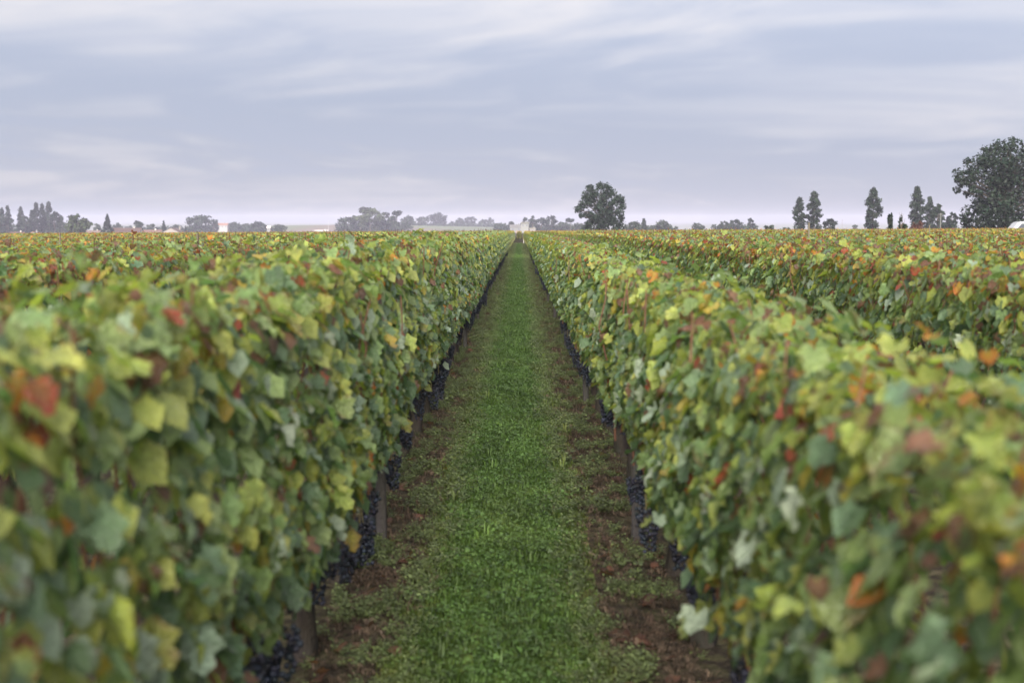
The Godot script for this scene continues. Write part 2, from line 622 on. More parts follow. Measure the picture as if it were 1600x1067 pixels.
func near_vine(i: int, d: float, k: int, leaves: int, inner: int) -> void:
	var top := 1.38 if absi(i) > 1 else 1.42 if i < 0 else 1.31
	var rust := 1.5 if i > 1 else 1.1 if i < -1 else 0.45
	var r := RandomNumberGenerator.new()
	r.seed = 5000 + i * 100 + k
	var list := vine_leaves(r, leaves + inner, top, rust, 1.0, 1.0, 0.06 if i == 1 else 0.0)
	# the outermost leaves on the path's side and on top come first
	list.sort_custom(func(a, b): return a[0].origin.x + 2.5 * maxf(0.0, a[0].origin.y - top + .06) > b[0].origin.x + 2.5 * maxf(0.0, b[0].origin.y - top + .06))
	var warm := 0
	var gold := 0
	for q in leaves:
		warm += int(list[q][1] in [4, 5])
		gold += int(list[q][1] == 3)
	var look := "flecked with rust" if warm > leaves * 0.035 else "flecked with yellow" if gold > leaves * 0.05 else "almost wholly green"
	var o := vine_root(i, d, k, look)
	vine_wood(o, 6 if i == -1 else 3, 8, top)
	for q in leaves:
		var m := MeshInstance3D.new()
		m.name = "leaf" if q == 0 else "leaf_%03d" % q
		m.mesh = leaf_meshes[list[q][1]][r.randi() % 18]
		m.transform = list[q][0]
		o.add_child(m)
	var f := part("inner_foliage", foliage_mesh(list.slice(leaves), r, low_outline), o)
	f.set_meta("kind", "stuff")


func far_vine(i: int, d: float, k: int) -> void:
	var pick := (rng.randi() % 5) + (5 if absi(i) > 1 else 0)
	var look: String = ["yellow-green on top", "yellowing on top", "mostly green", "flecked with yellow", "flecked with orange", "rusty on top", "rusty and green", "browning on top", "flecked with brown", "flecked with rust"][pick]
	var o := vine_root(i, d, k, look)
	if i == 1:
		o.scale.y = 0.955
	vine_wood(o, 6 if i == -1 else 3 if i == 1 else 0, 0, 1.4)
	var f := part("foliage", far_foliage[pick], o)
	f.set_meta("kind", "stuff")


func make_vines() -> void:
	for pick in 10:
		var r := RandomNumberGenerator.new()
		r.seed = 2000 + pick
		far_foliage.append(foliage_mesh(vine_leaves(r, 1300, 1.37, 0.9 if pick < 5 else 1.6), r, low_outline, 5, 1.4))
	var counts := {1: 60, 2: 40, 3: 28, 4: 22}
	var first := {1: 0.62, 2: 4.7, 3: 8.6, 4: 12.3}
	var near := {1: 14, 2: 9, 3: 0, 4: 0}
	for a in [1, 2, 3, 4]:
		for s in [-1, 1]:
			for k in counts[a]:
				var d: float = first[a] + k + (0.15 if s > 0 else 0.0)
				if k < near[a]:
					near_vine(s * a, d, k + 1, 300, 1000)
				else:
					far_vine(s * a, d, k + 1)
	# the rest of the field: six-metre lengths of row
	var r := RandomNumberGenerator.new()
	r.seed = 77
	var leaves := []
	for q in 6:
		for l in vine_leaves(r, 680, 1.37, 1.9, 1.0, 1.15):
			l[0].origin.z += q - 2.5
			leaves.append(l)
	var seg := foliage_mesh(leaves, r, tiny_outline)
	var at := []
	var tint := []
	for block in 2:
		for i in range(-105, 106):
			if i == 0:
				continue
			var x := row_x(i) - (0.72 if block == 1 else 0.0)
			var from: float = maxf(absf(x) / 0.44 - 5.0, 2.0)
			if block == 0 and absi(i) <= 4:
				from = first[absi(i)] + counts[absi(i)] - 0.5
			elif block == 1:
				from = maxf(from, BLOCK_NEXT)
			var d := from + 3.0 if block == 1 or absi(i) <= 4 else from + 3.0 + r.randf() * 2.0
			var end := BLOCK_END if block == 0 else FIELD_END
			while d + 3.0 < end:
				var y0 := ground_y(x, d - 3.0)
				var y1 := ground_y(x, d + 3.0)
				var b := Basis(Vector3.RIGHT, atan2(y1 - y0, 6.0)) * Basis(Vector3.UP, PI * float(i > 0))
				b = b.scaled(Vector3(1, 0.955 if i == 1 and block == 0 else r.randf_range(0.97, 1.02), 1))
				at.append(Transform3D(b, Vector3(x + r.randf_range(-.04, .04), (y0 + y1) / 2, -d)))
				var far := smoothstep(40.0, 200.0, d)
				tint.append(Color(1.00 + 0.10 * far + r.randf_range(-.06, .14), 0.96 - .06 * far + r.randf_range(-.08, .04), 0.92))
				d += 6.0
	scatter("vine_rows", seg, at, tint, "rows of autumn vines running on to the horizon on both sides", "vineyard")


# ---------------------------------------------------------------- ground

func strip(x_of: Array, distances: Array, lift: float, m: Material) -> ArrayMesh:
	var g := Geo.new()
	var cols := x_of.size()
	for q in distances.size():
		for p in cols:
			var d: float = distances[q]
			var x: float = x_of[p].call(d)
			g.vert(Vector3(x, ground_y(x, d) + lift, -d), Vector3.UP, Color.WHITE)
	for q in distances.size() - 1:
		for p in cols - 1:
			var a := q * cols + p
			g.tri(a, a + 1, a + cols)
			g.tri(a + 1, a + cols + 1, a + cols)
	return g.mesh(m)


func make_ground() -> void:
	var earth := soil(PackedColorArray([Color(.014, .011, .008), Color(.026, .020, .014), Color(.030, .028, .014), Color(.050, .040, .026)]), PackedFloat32Array([0.22, 0.45, 0.6, 0.8]), 0.012, 1.7, 4)
	var turf := soil(PackedColorArray([Color(.030, .036, .011), Color(.047, .069, .016), Color(.061, .088, .019), Color(.085, .098, .032)]), PackedFloat32Array([0.25, 0.45, 0.65, 0.85]), 0.02, 1.1, 8)
	var ds := []
	var d := -60.0
	while d < 3000.0:
		ds.append(d)
		d += maxf(2.0, absf(d) * 0.06)
	var xs := []
	for k in range(-24, 25):
		var s := k / 24.0
		xs.append(func(dd): return signf(s) * pow(absf(s), 1.6) * (120.0 + absf(dd) * 0.75))
	setting("ground", strip(xs, ds, 0.0, earth))
	var ps := []
	d = -6.0
	while d < BLOCK_END + 4.0:
		ps.append(d)
		d += 0.35 if d < 40.0 else 1.0
	var px := [func(dd): return -0.47 + 0.07 * bump.get_noise_2d(dd * 0.9, 2.0) + 0.03 * bump.get_noise_2d(dd * 4.0, 5.0), func(_dd): return -0.15, func(_dd): return 0.15, func(dd): return 0.33 + 0.06 * bump.get_noise_2d(dd * 0.9, 22.0) + 0.03 * bump.get_noise_2d(dd * 4.0, 15.0)]
	setting("grass_path", strip(px, ps, 0.006, turf))
	# the track that crosses between the two blocks of vines
	var tx := []
	for k in range(-20, 21):
		tx.append(func(_dd): return k * 6.0)
	setting("cross_track", strip(tx, [BLOCK_END + 0.5, BLOCK_END + 3.0, BLOCK_NEXT - 0.5], 0.012, turf))

	make_cover()


func blade(g: Geo, at: Vector3, dir: Vector3, tall: float, wide: float, bend: float, c: Color) -> void:
	var side := dir.cross(Vector3.UP).normalized() * wide
	var n := (dir + Vector3.UP * 0.8).normalized()
	var m := at + Vector3.UP * tall * 0.6 + dir * bend * tall * 0.3
	var t := at + Vector3.UP * tall * (1.0 - 0.35 * bend) + dir * bend * tall
	var a := g.vert(at - side, n, tone(c, 0.85))
	g.vert(at + side, n, tone(c, 0.85)); g.vert(m - side * .8, n, c); g.vert(m + side * .8, n, c); g.vert(t, n, tone(c, 1.15))
	g.tri(a, a + 1, a + 2); g.tri(a + 1, a + 3, a + 2); g.tri(a + 2, a + 3, a + 4)


func leaflet(g: Geo, at: Vector3, n: Vector3, along: Vector3, long: float, wide: float, c: Color) -> void:
	var side := along.cross(n).normalized() * wide
	var a := g.vert(at, n, tone(c, .9))
	g.vert(at + along * long * .4 + side, n, c); g.vert(at + along * long * .85 + side * .7, n, c); g.vert(at + along * long * .95 + n * long * .1, n, tone(c, 1.1)); g.vert(at + along * long * .85 - side * .7, n, c); g.vert(at + along * long * .4 - side, n, c)
	for k in 4:
		g.tri(a, a + 1 + k, a + 2 + k)


func make_cover() -> void:
	var r := RandomNumberGenerator.new()
	r.seed = 321
	var tuft := Geo.new()
	for k in 16:
		var a := r.randf() * TAU
		var dir := Vector3(cos(a), 0, sin(a))
		blade(tuft, dir * r.randf() * .035, dir, r.randf_range(.030, .062), r.randf_range(.0016, .0028), r.randf_range(.2, .9), tone(Color(.050, .090, .018), r.randf_range(.75, 1.3)))
	var clover := Geo.new()
	for k in 9:
		var a := r.randf() * TAU
		var at := Vector3(cos(a), 0, sin(a)) * r.randf() * .05 + Vector3.UP * r.randf_range(.018, .045)
		var n := Vector3(r.randfn() * .35, 1, r.randfn() * .35).normalized()
		var c := tone(Color(.045, .083, .020), r.randf_range(.75, 1.35))
		for q in 3:
			var al := Vector3(cos(a + q * TAU / 3), 0, sin(a + q * TAU / 3))
			leaflet(clover, at, n, (al - n * al.dot(n)).normalized(), r.randf_range(.0055, .0085), .0032, c)
	var weed := Geo.new()
	for k in 7:
		var a := r.randf() * TAU
		var lean := Vector3(cos(a), 0, sin(a)) * r.randf_range(.2, .9)
		var tall := r.randf_range(.02, .06)
		for q in 6:
			var at := (lean + Vector3.UP) * tall * (q + 1) / 6.0
			var b := a + q * 2.4
			var al := Vector3(cos(b), r.randf_range(-.1, .5), sin(b)).normalized()
			leaflet(weed, at, Vector3(r.randfn() * .4, 1, r.randfn() * .4).normalized(), al, r.randf_range(.009, .018), .004, tone(Color(.086, .108, .045), r.randf_range(.7, 1.35)))
	var dead := Geo.new()
	for k in 14:
		var a := r.randf() * TAU
		var dir := Vector3(cos(a), 0, sin(a))
		blade(dead, dir * r.randf() * .03, dir, r.randf_range(.02, .06), r.randf_range(.0010, .0022), r.randf_range(.5, 1.4), tone(Color(.062, .046, .034), r.randf_range(.5, 1.5)))
	var grass_at := []; var grass_tint := []
	var clover_at := []; var clover_tint := []
	var weed_at := []; var weed_tint := []
	var dead_at := []; var dead_tint := []
	var d := 2.6
	while d < BLOCK_END:
		var step := 0.05 + d * 0.006
		var sparse := 1.0 if d < 14.0 else 14.0 / d
		var grow := 1.0 + 0.5 * (1.0 - sparse)
		for k in int(ceil(160 * (step / 0.08) * sparse)):
			var x := r.randf_range(-0.78, 0.68)
			var dd := d + r.randf() * step
			var left := -0.44 + 0.09 * bump.get_noise_2d(dd * 0.9, 2.0)
			var right := 0.29 + 0.08 * bump.get_noise_2d(dd * 0.9, 22.0)
			var inside := minf(x - left, right - x) + r.randfn() * 0.05
			var patch := bump.get_noise_2d(x * 2.2, dd * 1.3)
			var size := grow * r.randf_range(.55, 1.05) * (2.0 if r.randf() < .012 else 1.0)
			var at := Transform3D(Basis(Vector3.UP, r.randf() * TAU).scaled(Vector3.ONE * size), Vector3(x, ground_y(x, dd) + 0.004, -dd))
			var pale := smoothstep(66.0, 69.0, dd) * (1.0 - smoothstep(76.0, 80.0, dd))
			var tn := r.randf_range(.8, 1.2) * (1.0 + 0.5 * patch) * (1.0 + 0.6 * pale)
			var yellow := 1.0 + 0.5 * smoothstep(0.12, -0.02, inside) + 0.25 * maxf(0.0, bump.get_noise_2d(x * 1.1, dd * 0.5 + 60.0))
			if inside > 0.0:
				if r.randf() < 0.55 + 0.3 * patch:
					clover_at.append(at); clover_tint.append(Color(tn * yellow, tn, tn))
				else:
					grass_at.append(at); grass_tint.append(Color(tn * yellow, tn, tn))
				if inside < 0.10 and r.randf() < 0.4:
					weed_at.append(at); weed_tint.append(Color(tn, tn, tn))
			else:
				var bare := bump.get_noise_2d(x * 3.0 + 40.0, dd * 2.2)
				var q := r.randf()
				if bare > (0.02 if x < 0.0 else -0.08) and q < 0.88:
					if q < 0.30:
						dead_at.append(at); dead_tint.append(Color(tn, tn * .95, tn * .9))
				elif q < 0.52:
					weed_at.append(at); weed_tint.append(Color(tn, tn, tn * .9))
				elif q < 0.66:
					clover_at.append(at); clover_tint.append(Color(tn * 1.3, tn * .9, tn))
				elif q < 0.92:
					dead_at.append(at); dead_tint.append(Color(tn, tn, tn))
		d += step
	scatter("grass", tuft.mesh(grass_material), grass_at, grass_tint, "short mown grass down the middle of the path", "grass")
	scatter("clover", clover.mesh(grass_material), clover_at, clover_tint, "low clover growing through the grass of the path", "clover")
	scatter("weeds", weed.mesh(grass_material), weed_at, weed_tint, "small greyish weeds along the feet of the vines", "weeds")
	scatter("dead_stalks", dead.mesh(plain_material), dead_at, dead_tint, "brown dead stalks on the soil under the vines", "dead grass")
	# fallen leaves
	var fall := Geo.new()
	add_leaf(fall, Transform3D(Basis(Vector3(1, 0, 0), Vector3(0, 0, -1), Vector3(0, 1, 0)), Vector3.ZERO), 6, r, low_outline)
	var fall_at := []; var fall_tint := []
	for k in 420:
		var dd := 3.0 + 40.0 * pow(r.randf(), 1.6)
		var s := -1.0 if r.randf() < .5 else 1.0
		var x := (-0.70 if s < 0 else 0.58) - s * r.randf_range(-.1, .24)
		var b := Basis(Vector3.UP, r.randf() * TAU) * Basis(Vector3.RIGHT, r.randfn() * .35) * Basis(Vector3.BACK, r.randfn() * .35)
		fall_at.append(Transform3D(b.scaled(Vector3.ONE * r.randf_range(.035, .075)), Vector3(x, ground_y(x, dd) + r.randf_range(.012, .03), -dd)))
		fall_tint.append(tone(Color(1, .8, .75), r.randf_range(.4, 1.1)))
	scatter("fallen_leaves", fall.mesh(leaf_material), fall_at, fall_tint, "curled brown vine leaves fallen along the rows", "fallen leaves")
	# clumps of dead weeds at the foot of the vines
	var spots := [[0.52, 4.9], [0.56, 6.1], [0.50, 8.2], [0.55, 9.4], [-0.60, 5.6], [-0.66, 6.9], [0.54, 11.5], [-0.62, 9.0], [0.52, 13.8]]
	var heap := []
	for q in 3:
		var g := Geo.new()
		for k in 150:
			var a := r.randf() * TAU
			var dir := Vector3(cos(a), 0, sin(a))
			var o := Vector3(cos(a * 3.1), 0, sin(a * 3.1)) * sqrt(r.randf()) * .15
			blade(g, o, dir, r.randf_range(.03, .09), r.randf_range(.0009, .0022), r.randf_range(.5, 1.3), tone(Color(.055, .036, .026), r.randf_range(.5, 1.5)))
		heap.append(g.mesh(plain_material))
	var seen := {-1: 0, 1: 0}
	spots.sort_custom(func(a, b): return a[1] < b[1])
	for k in spots.size():
		var s := int(signf(spots[k][0]))
		seen[s] += 1
		var o := thing("dead_weed_clump", Vector3(spots[k][0], ground_y(spots[k][0], spots[k][1]), -spots[k][1]), "%s rust-brown clump of dead weeds from the camera at the foot of the %s row" % [ordinal(seen[s]), "left" if s < 0 else "right"], "dead weeds", "clumps of dead weeds", r.randf() * TAU)
		part("stalks", heap[k % 3], o)


# ---------------------------------------------------------------- posts and stakes

func make_posts() -> void:
	var meshes := []
	for k in 3:
		var g := Geo.new()
		var pts := []
		var radii := []
		for q in 6:
			pts.append(Vector3(0.004 * sin(q * 2.0 + k), -0.1 + q * 0.30, 0.004 * cos(q * 1.7 + k)))
			radii.append(0.029 - 0.001 * q)
		g.tube(pts, radii, 8, Color(.040, .037, .034), 0.07, k)
		meshes.append(g.mesh(wood_material))
	for i in [-1, 1, -2, 2]:
		var k := 0
		var d := 6.35 if absi(i) == 1 else 9.1
		while d < (60.0 if absi(i) == 1 else 34.0):
			k += 1
			var x := row_x(i) + (0.10 if i == -1 else -0.10 if i == 1 else 0.0)
			var o := thing("vine_post", Vector3(x, ground_y(x, d), -d), "%s grey wooden post from the camera in the %s" % [ordinal(k), ROW_NAMES[i]], "post", "wooden posts holding the vine rows")
			o.scale.y = 0.93 if i == 1 else 1.01
			o.rotation.z = rng.randf_range(-.02, .02)
			part("pole", meshes[k % 3], o)
			d += 5.0
	var g := Geo.new()
	g.tube([Vector3(0, -.1, 0), Vector3(0, .4, 0), Vector3(0.01, .86, 0)], [.055, .055, .05], 8, Color(.20, .19, .18), 0.03, 2)
	var w := MeshInstance3D.new()
	w.name = "marker_post"
	w.mesh = g.mesh(plain_material)
	w.position = Vector3(0.45, ground_y(0.45, 149), -149)
	add_child(w)
	tag(w, "short pale marker post standing at the far end of the grass path", "post")
	# thin stakes that stand above the leaves
	var n := 0
	for s in [[4.05, 18.0, 0.17], [-7.9, 22.0, 0.10], [8.6, 27.0, 0.14], [-3.77, 15.0, 0.06]]:
		var q := Geo.new()
		q.tube([Vector3(0, -.1, 0), Vector3(0, .8, 0), Vector3(0, 1.45 + s[2], 0)], [.014, .014, .013], 6, Color(.085, .072, .055), .05, n)
		var o := MeshInstance3D.new()
		o.name = fresh("vine_stake")
		o.mesh = q.mesh(plain_material)
		o.position = Vector3(s[0], ground_y(s[0], s[1]), -s[1])
		add_child(o)
		tag(o, ["tall pale stake above the leaves right of the path, nearest of the stakes there", "pale stake among the rows far left of the path", "pale stake among the rows far right of the path", "short stake just above the third row left of the path"][n], "stake", "thin stakes among the vines")
		n += 1


# ---------------------------------------------------------------- trees

const RAGGED := [[-.36, .60, .13], [-.44, .50, .09], [-.30, .74, .12], [-.22, .88, .11], [-.02, .92, .12], [.12, .90, .11], [.22, .80, .12], [.36, .68, .13], [.42, .56, .11], [.33, .45, .12], [-.12, .78, .12], [.06, .74, .13], [-.20, .62, .11], [.22, .60, .12], [-.38, .38, .07], [-.24, .40, .11], [.10, .42, .13], [.26, .30, .14], [-.08, .30, .14], [-.22, .22, .15], [.38, .20, .14], [.05, .16, .18], [-.30, .10, .13], [.30, .08, .16], [-.05, .05, .2], [.16, .28, .15], [-.02, .60, .09], [.40, .36, .09], [.0, .46, .12], [-.10, .54, .11], [.14, .52, .12], [.04, .66, .11], [-.14, .36, .12], [.16, .38, .12], [.0, .26, .16], [-.16, .70, .10], [.28, .70, .10]]
const GREAT := [[-.02, .94, .11], [-.14, .90, .11], [.10, .91, .11], [.22, .84, .10], [.34, .80, .10], [.42, .68, .11], [-.24, .80, .11], [-.30, .72, .10], [-.36, .80, .06], [-.42, .66, .08], [-.46, .60, .06], [-.38, .58, .09], [-.43, .50, .06], [-.34, .46, .07], [-.26, .60, .13], [-.12, .76, .15], [.06, .78, .15], [.24, .70, .14], [.30, .56, .14], [.44, .52, .12], [.46, .38, .12], [-.10, .60, .15], [.10, .60, .16], [-.18, .44, .14], [.04, .44, .17], [.26, .40, .16], [.42, .26, .14], [-.24, .32, .13], [-.32, .26, .11], [-.37, .18, .09], [-.30, .12, .11], [-.16, .24, .15], [.06, .26, .17], [.28, .22, .16], [-.14, .10, .15], [.08, .10, .17], [.30, .08, .16], [-.26, .04, .11], [.44, .10, .13], [.02, .62, .12], [-.06, .34, .14]]

func crown_cards(g: Geo, center: Vector3, radii: Vector3, count: int, size: float, c: Color, r: RandomNumberGenerator) -> void:
	for k in count:
		var dir := Vector3(r.randfn(), r.randfn(), r.randfn()).normalized()
		var p := center + dir * radii * pow(r.randf(), 0.45)
		var n := (dir + Vector3(r.randfn(), r.randfn() + .4, r.randfn()) * .7).normalized()
		var a := n.cross(Vector3(r.randfn(), r.randfn(), r.randfn())).normalized() * size * r.randf_range(.5, 1.2)
		var b := n.cross(a) * r.randf_range(.5, .9)
		var col := tone(c, r.randf_range(.7, 1.35))
		var q := g.vert(p - a, n, col)
		g.vert(p + b * .8 + a * .1, n, col); g.vert(p + a, n, col); g.vert(p - b + a * .1, n, col)
		g.tri(q, q + 1, q + 2)
		g.tri(q, q + 2, q + 3)


func tree(called: String, kind: String, px: float, d: float, top_y: float, wide_px: float, c: Color, detail: int, label: String, category := "tree") -> void:
	var r := RandomNumberGenerator.new()
	r.seed = int(px * 7 + d)
	d = d * 1.5 if d > 500.0 else d
	var x := (px - 812.0) / 2006.0 * d
	var base := ground_y(x, d) + hill_y(x, d)
	var tall: float = EYE + (350.0 - top_y) * d / 2000.0 - base
	var wide: float = wide_px * d / 2000.0
	var o := thing(called, Vector3(x, base, -d), label, category, "trees and bushes beyond the vineyard")
	var trunk := Geo.new()
	c = tone(c, 0.62)
	var g := Geo.new()
	var bark := Color(.055, .045, .037)
	var clumps := []              # centre, radii
	match kind:
		"broad":
			var limbs := 9 if detail > 2000 else 5
			trunk.tube([Vector3(0, -.3, 0), Vector3(.1, tall * .2, 0), Vector3(-.1, tall * .55, .1), Vector3(0, tall * .85, 0)], [tall * .030, tall * .024, tall * .016, tall * .004], 8, bark, .1, 3)
			for k in limbs:
				var a := TAU * (k + r.randf() * .6) / limbs
				var up := r.randf_range(.35, .9)
				var reach := wide * .46 * sin(PI * clampf(up * .85, 0, 1)) * r.randf_range(.7, 1.0)
				var tip := Vector3(cos(a) * reach, tall * up, sin(a) * reach)
				trunk.tube([Vector3(0, tall * .2 + tall * .3 * r.randf(), 0), tip * Vector3(.5, .85, .5), tip], [tall * .014, tall * .008, tall * .003], 5, bark, .1, k)
				clumps.append([tip, Vector3(wide, wide * .85, wide) * r.randf_range(.13, .20)])
			for k in (60 if detail > 2000 else 26):
				var t := r.randf_range(.02, .95)
				var prof := pow(sin(PI * clampf(.24 + t * .70, 0, 1)), .6)
				var a := r.randf() * TAU
				var rad := wide * .5 * prof * sqrt(r.randf_range(.15, 1.0)) * .82
				clumps.append([Vector3(cos(a) * rad, tall * t, sin(a) * rad), Vector3(wide, wide * .8, wide) * r.randf_range(.09, .17)])
			clumps.append([Vector3(0, tall - wide * .1, 0), Vector3.ONE * wide * .11])
		"ragged", "spreading":       # a tall crown of separate tufts with the sky between them
			trunk.tube([Vector3(0, -.3, 0), Vector3(.1, tall * .25, 0), Vector3(-.25, tall * .6, .1), Vector3(.1, tall * .9, 0)], [tall * .028, tall * .022, tall * .014, tall * .004], 8, bark, .1, 3)
			for s in (GREAT if kind == "spreading" else RAGGED):
				for z in [-.18, .16]:
					var tip := Vector3(s[0] * wide + r.randfn() * wide * .02, s[1] * tall, z * wide + r.randfn() * wide * .08)
					if s[1] > .35:
						trunk.tube([Vector3(0, tip.y * .55, 0), Vector3(tip.x * .5, tip.y * .85, tip.z * .5), tip], [tall * .010, tall * .006, tall * .002], 5, bark, .1, 4)
					clumps.append([tip, Vector3(wide, tall * .9, wide) * s[2] * r.randf_range(.75, 1.0)])
		"poplar":
			trunk.tube([Vector3(0, -.3, 0), Vector3(.05, tall * .4, 0), Vector3(0, tall * .9, 0)], [tall * .018, tall * .011, tall * .003], 6, bark, .1, 3)
			for k in 96:
				var t := pow((k + r.randf()) / 96.0, .9)
				var prof := pow(sin(PI * clampf(.16 + t * .80, 0, 1)), .8) * (1.0 if t < .7 else 1.0 - (t - .7) * 1.9)
				var a := r.randf() * TAU
				var rad := wide * .5 * prof * r.randf_range(.3, .92)
				clumps.append([Vector3(cos(a) * rad, tall * (.04 + t * .92), sin(a) * rad), Vector3(wide * .18, tall * .055, wide * .18) * r.randf_range(.7, 1.15)])
			clumps.append([Vector3(0, tall * .96, 0), Vector3(wide * .09, tall * .05, wide * .09)])
		"pine":         # an umbrella pine: a flat crown on a bare stem
			trunk.tube([Vector3(0, -.3, 0), Vector3(.1, tall * .5, 0), Vector3(0, tall * .9, 0)], [tall * .022, tall * .016, tall * .010], 6, bark, .1, 3)
			for k in 14:
				var a := r.randf() * TAU
				var rad := wide * .42 * sqrt(r.randf())
				var tip := Vector3(cos(a) * rad, tall * r.randf_range(.80, .93), sin(a) * rad)
				if k % 3 == 0:
					trunk.tube([Vector3(0, tall * .66, 0), tip], [tall * .008, tall * .004], 5, bark, .1, k)
				clumps.append([tip, Vector3(wide * .18, wide * .09, wide * .18)])
		"conifer":
			trunk.tube([Vector3(0, -.3, 0), Vector3(0, tall * .5, 0), Vector3(0, tall, 0)], [tall * .018, tall * .010, tall * .003], 6, bark, .1, 3)
			for k in 30:
				var t := k / 30.0
				var a := k * 2.4
				var rad := wide * .5 * (1.0 - t) * r.randf_range(.45, .85)
				clumps.append([Vector3(cos(a) * rad, tall * (.08 + .88 * t), sin(a) * rad), Vector3(wide * .16 * (1.1 - t), tall * .022, wide * .16 * (1.1 - t))])
			clumps.append([Vector3(0, tall * .55, 0), Vector3(wide * .08, tall * .4, wide * .08)])
		"bush":
			trunk.tube([Vector3(0, -.2, 0), Vector3(.03, tall * .3, 0), Vector3(0, tall * .7, 0)], [tall * .03, tall * .02, tall * .008], 5, bark, .1, 3)
			for k in 16:
				var a := r.randf() * TAU
				var t := r.randf_range(.12, .88)
				var rad := wide * .42 * sqrt(r.randf()) * sqrt(maxf(0.05, 1.0 - t * t))
				clumps.append([Vector3(cos(a) * rad, tall * t, sin(a) * rad), Vector3(wide * .16, tall * .15, wide * .16)])
		"bare":         # thin upright stems with few leaves
			for k in 6:
				var a := TAU * k / 6
				trunk.tube([Vector3(0, -.2, 0), Vector3(cos(a) * wide * .14, tall * .5, sin(a) * wide * .14), Vector3(cos(a) * wide * .4, tall * r.randf_range(.6, 1.0), sin(a) * wide * .4)], [tall * .012, tall * .008, tall * .004], 5, Color(.09, .07, .055), .1, k)
				clumps.append([Vector3(cos(a) * wide * .3, tall * r.randf_range(.3, .8), sin(a) * wide * .3), Vector3(wide * .16, tall * .12, wide * .16)])
	var weight := 0.0
	for q in clumps:
		weight += pow(q[1].x * q[1].y * q[1].z, 0.5)
	var size := sqrt(wide * tall) * (1.0 / sqrt(float(detail))) * 2.4
	if kind == "bare": size *= .5
	for q in clumps:
		var share := int(ceil(detail * pow(q[1].x * q[1].y * q[1].z, 0.5) / weight))
		crown_cards(g, q[0], q[1], share, size, tone(c, r.randf_range(.75, 1.3)), r)
	part("trunk", trunk.mesh(wood_material), o)
	part("crown", g.mesh(crown_material), o)


# Low rise in the middle distance, left of the path.
func hill_y(x: float, d: float) -> float:
	var u := (x + 285.0) / 450.0
	var v := (d - 2025.0) / 390.0
	return 12.7 * exp(-u * u * 1.6) * exp(-v * v * 1.5) if d > 1400.0 else 0.0


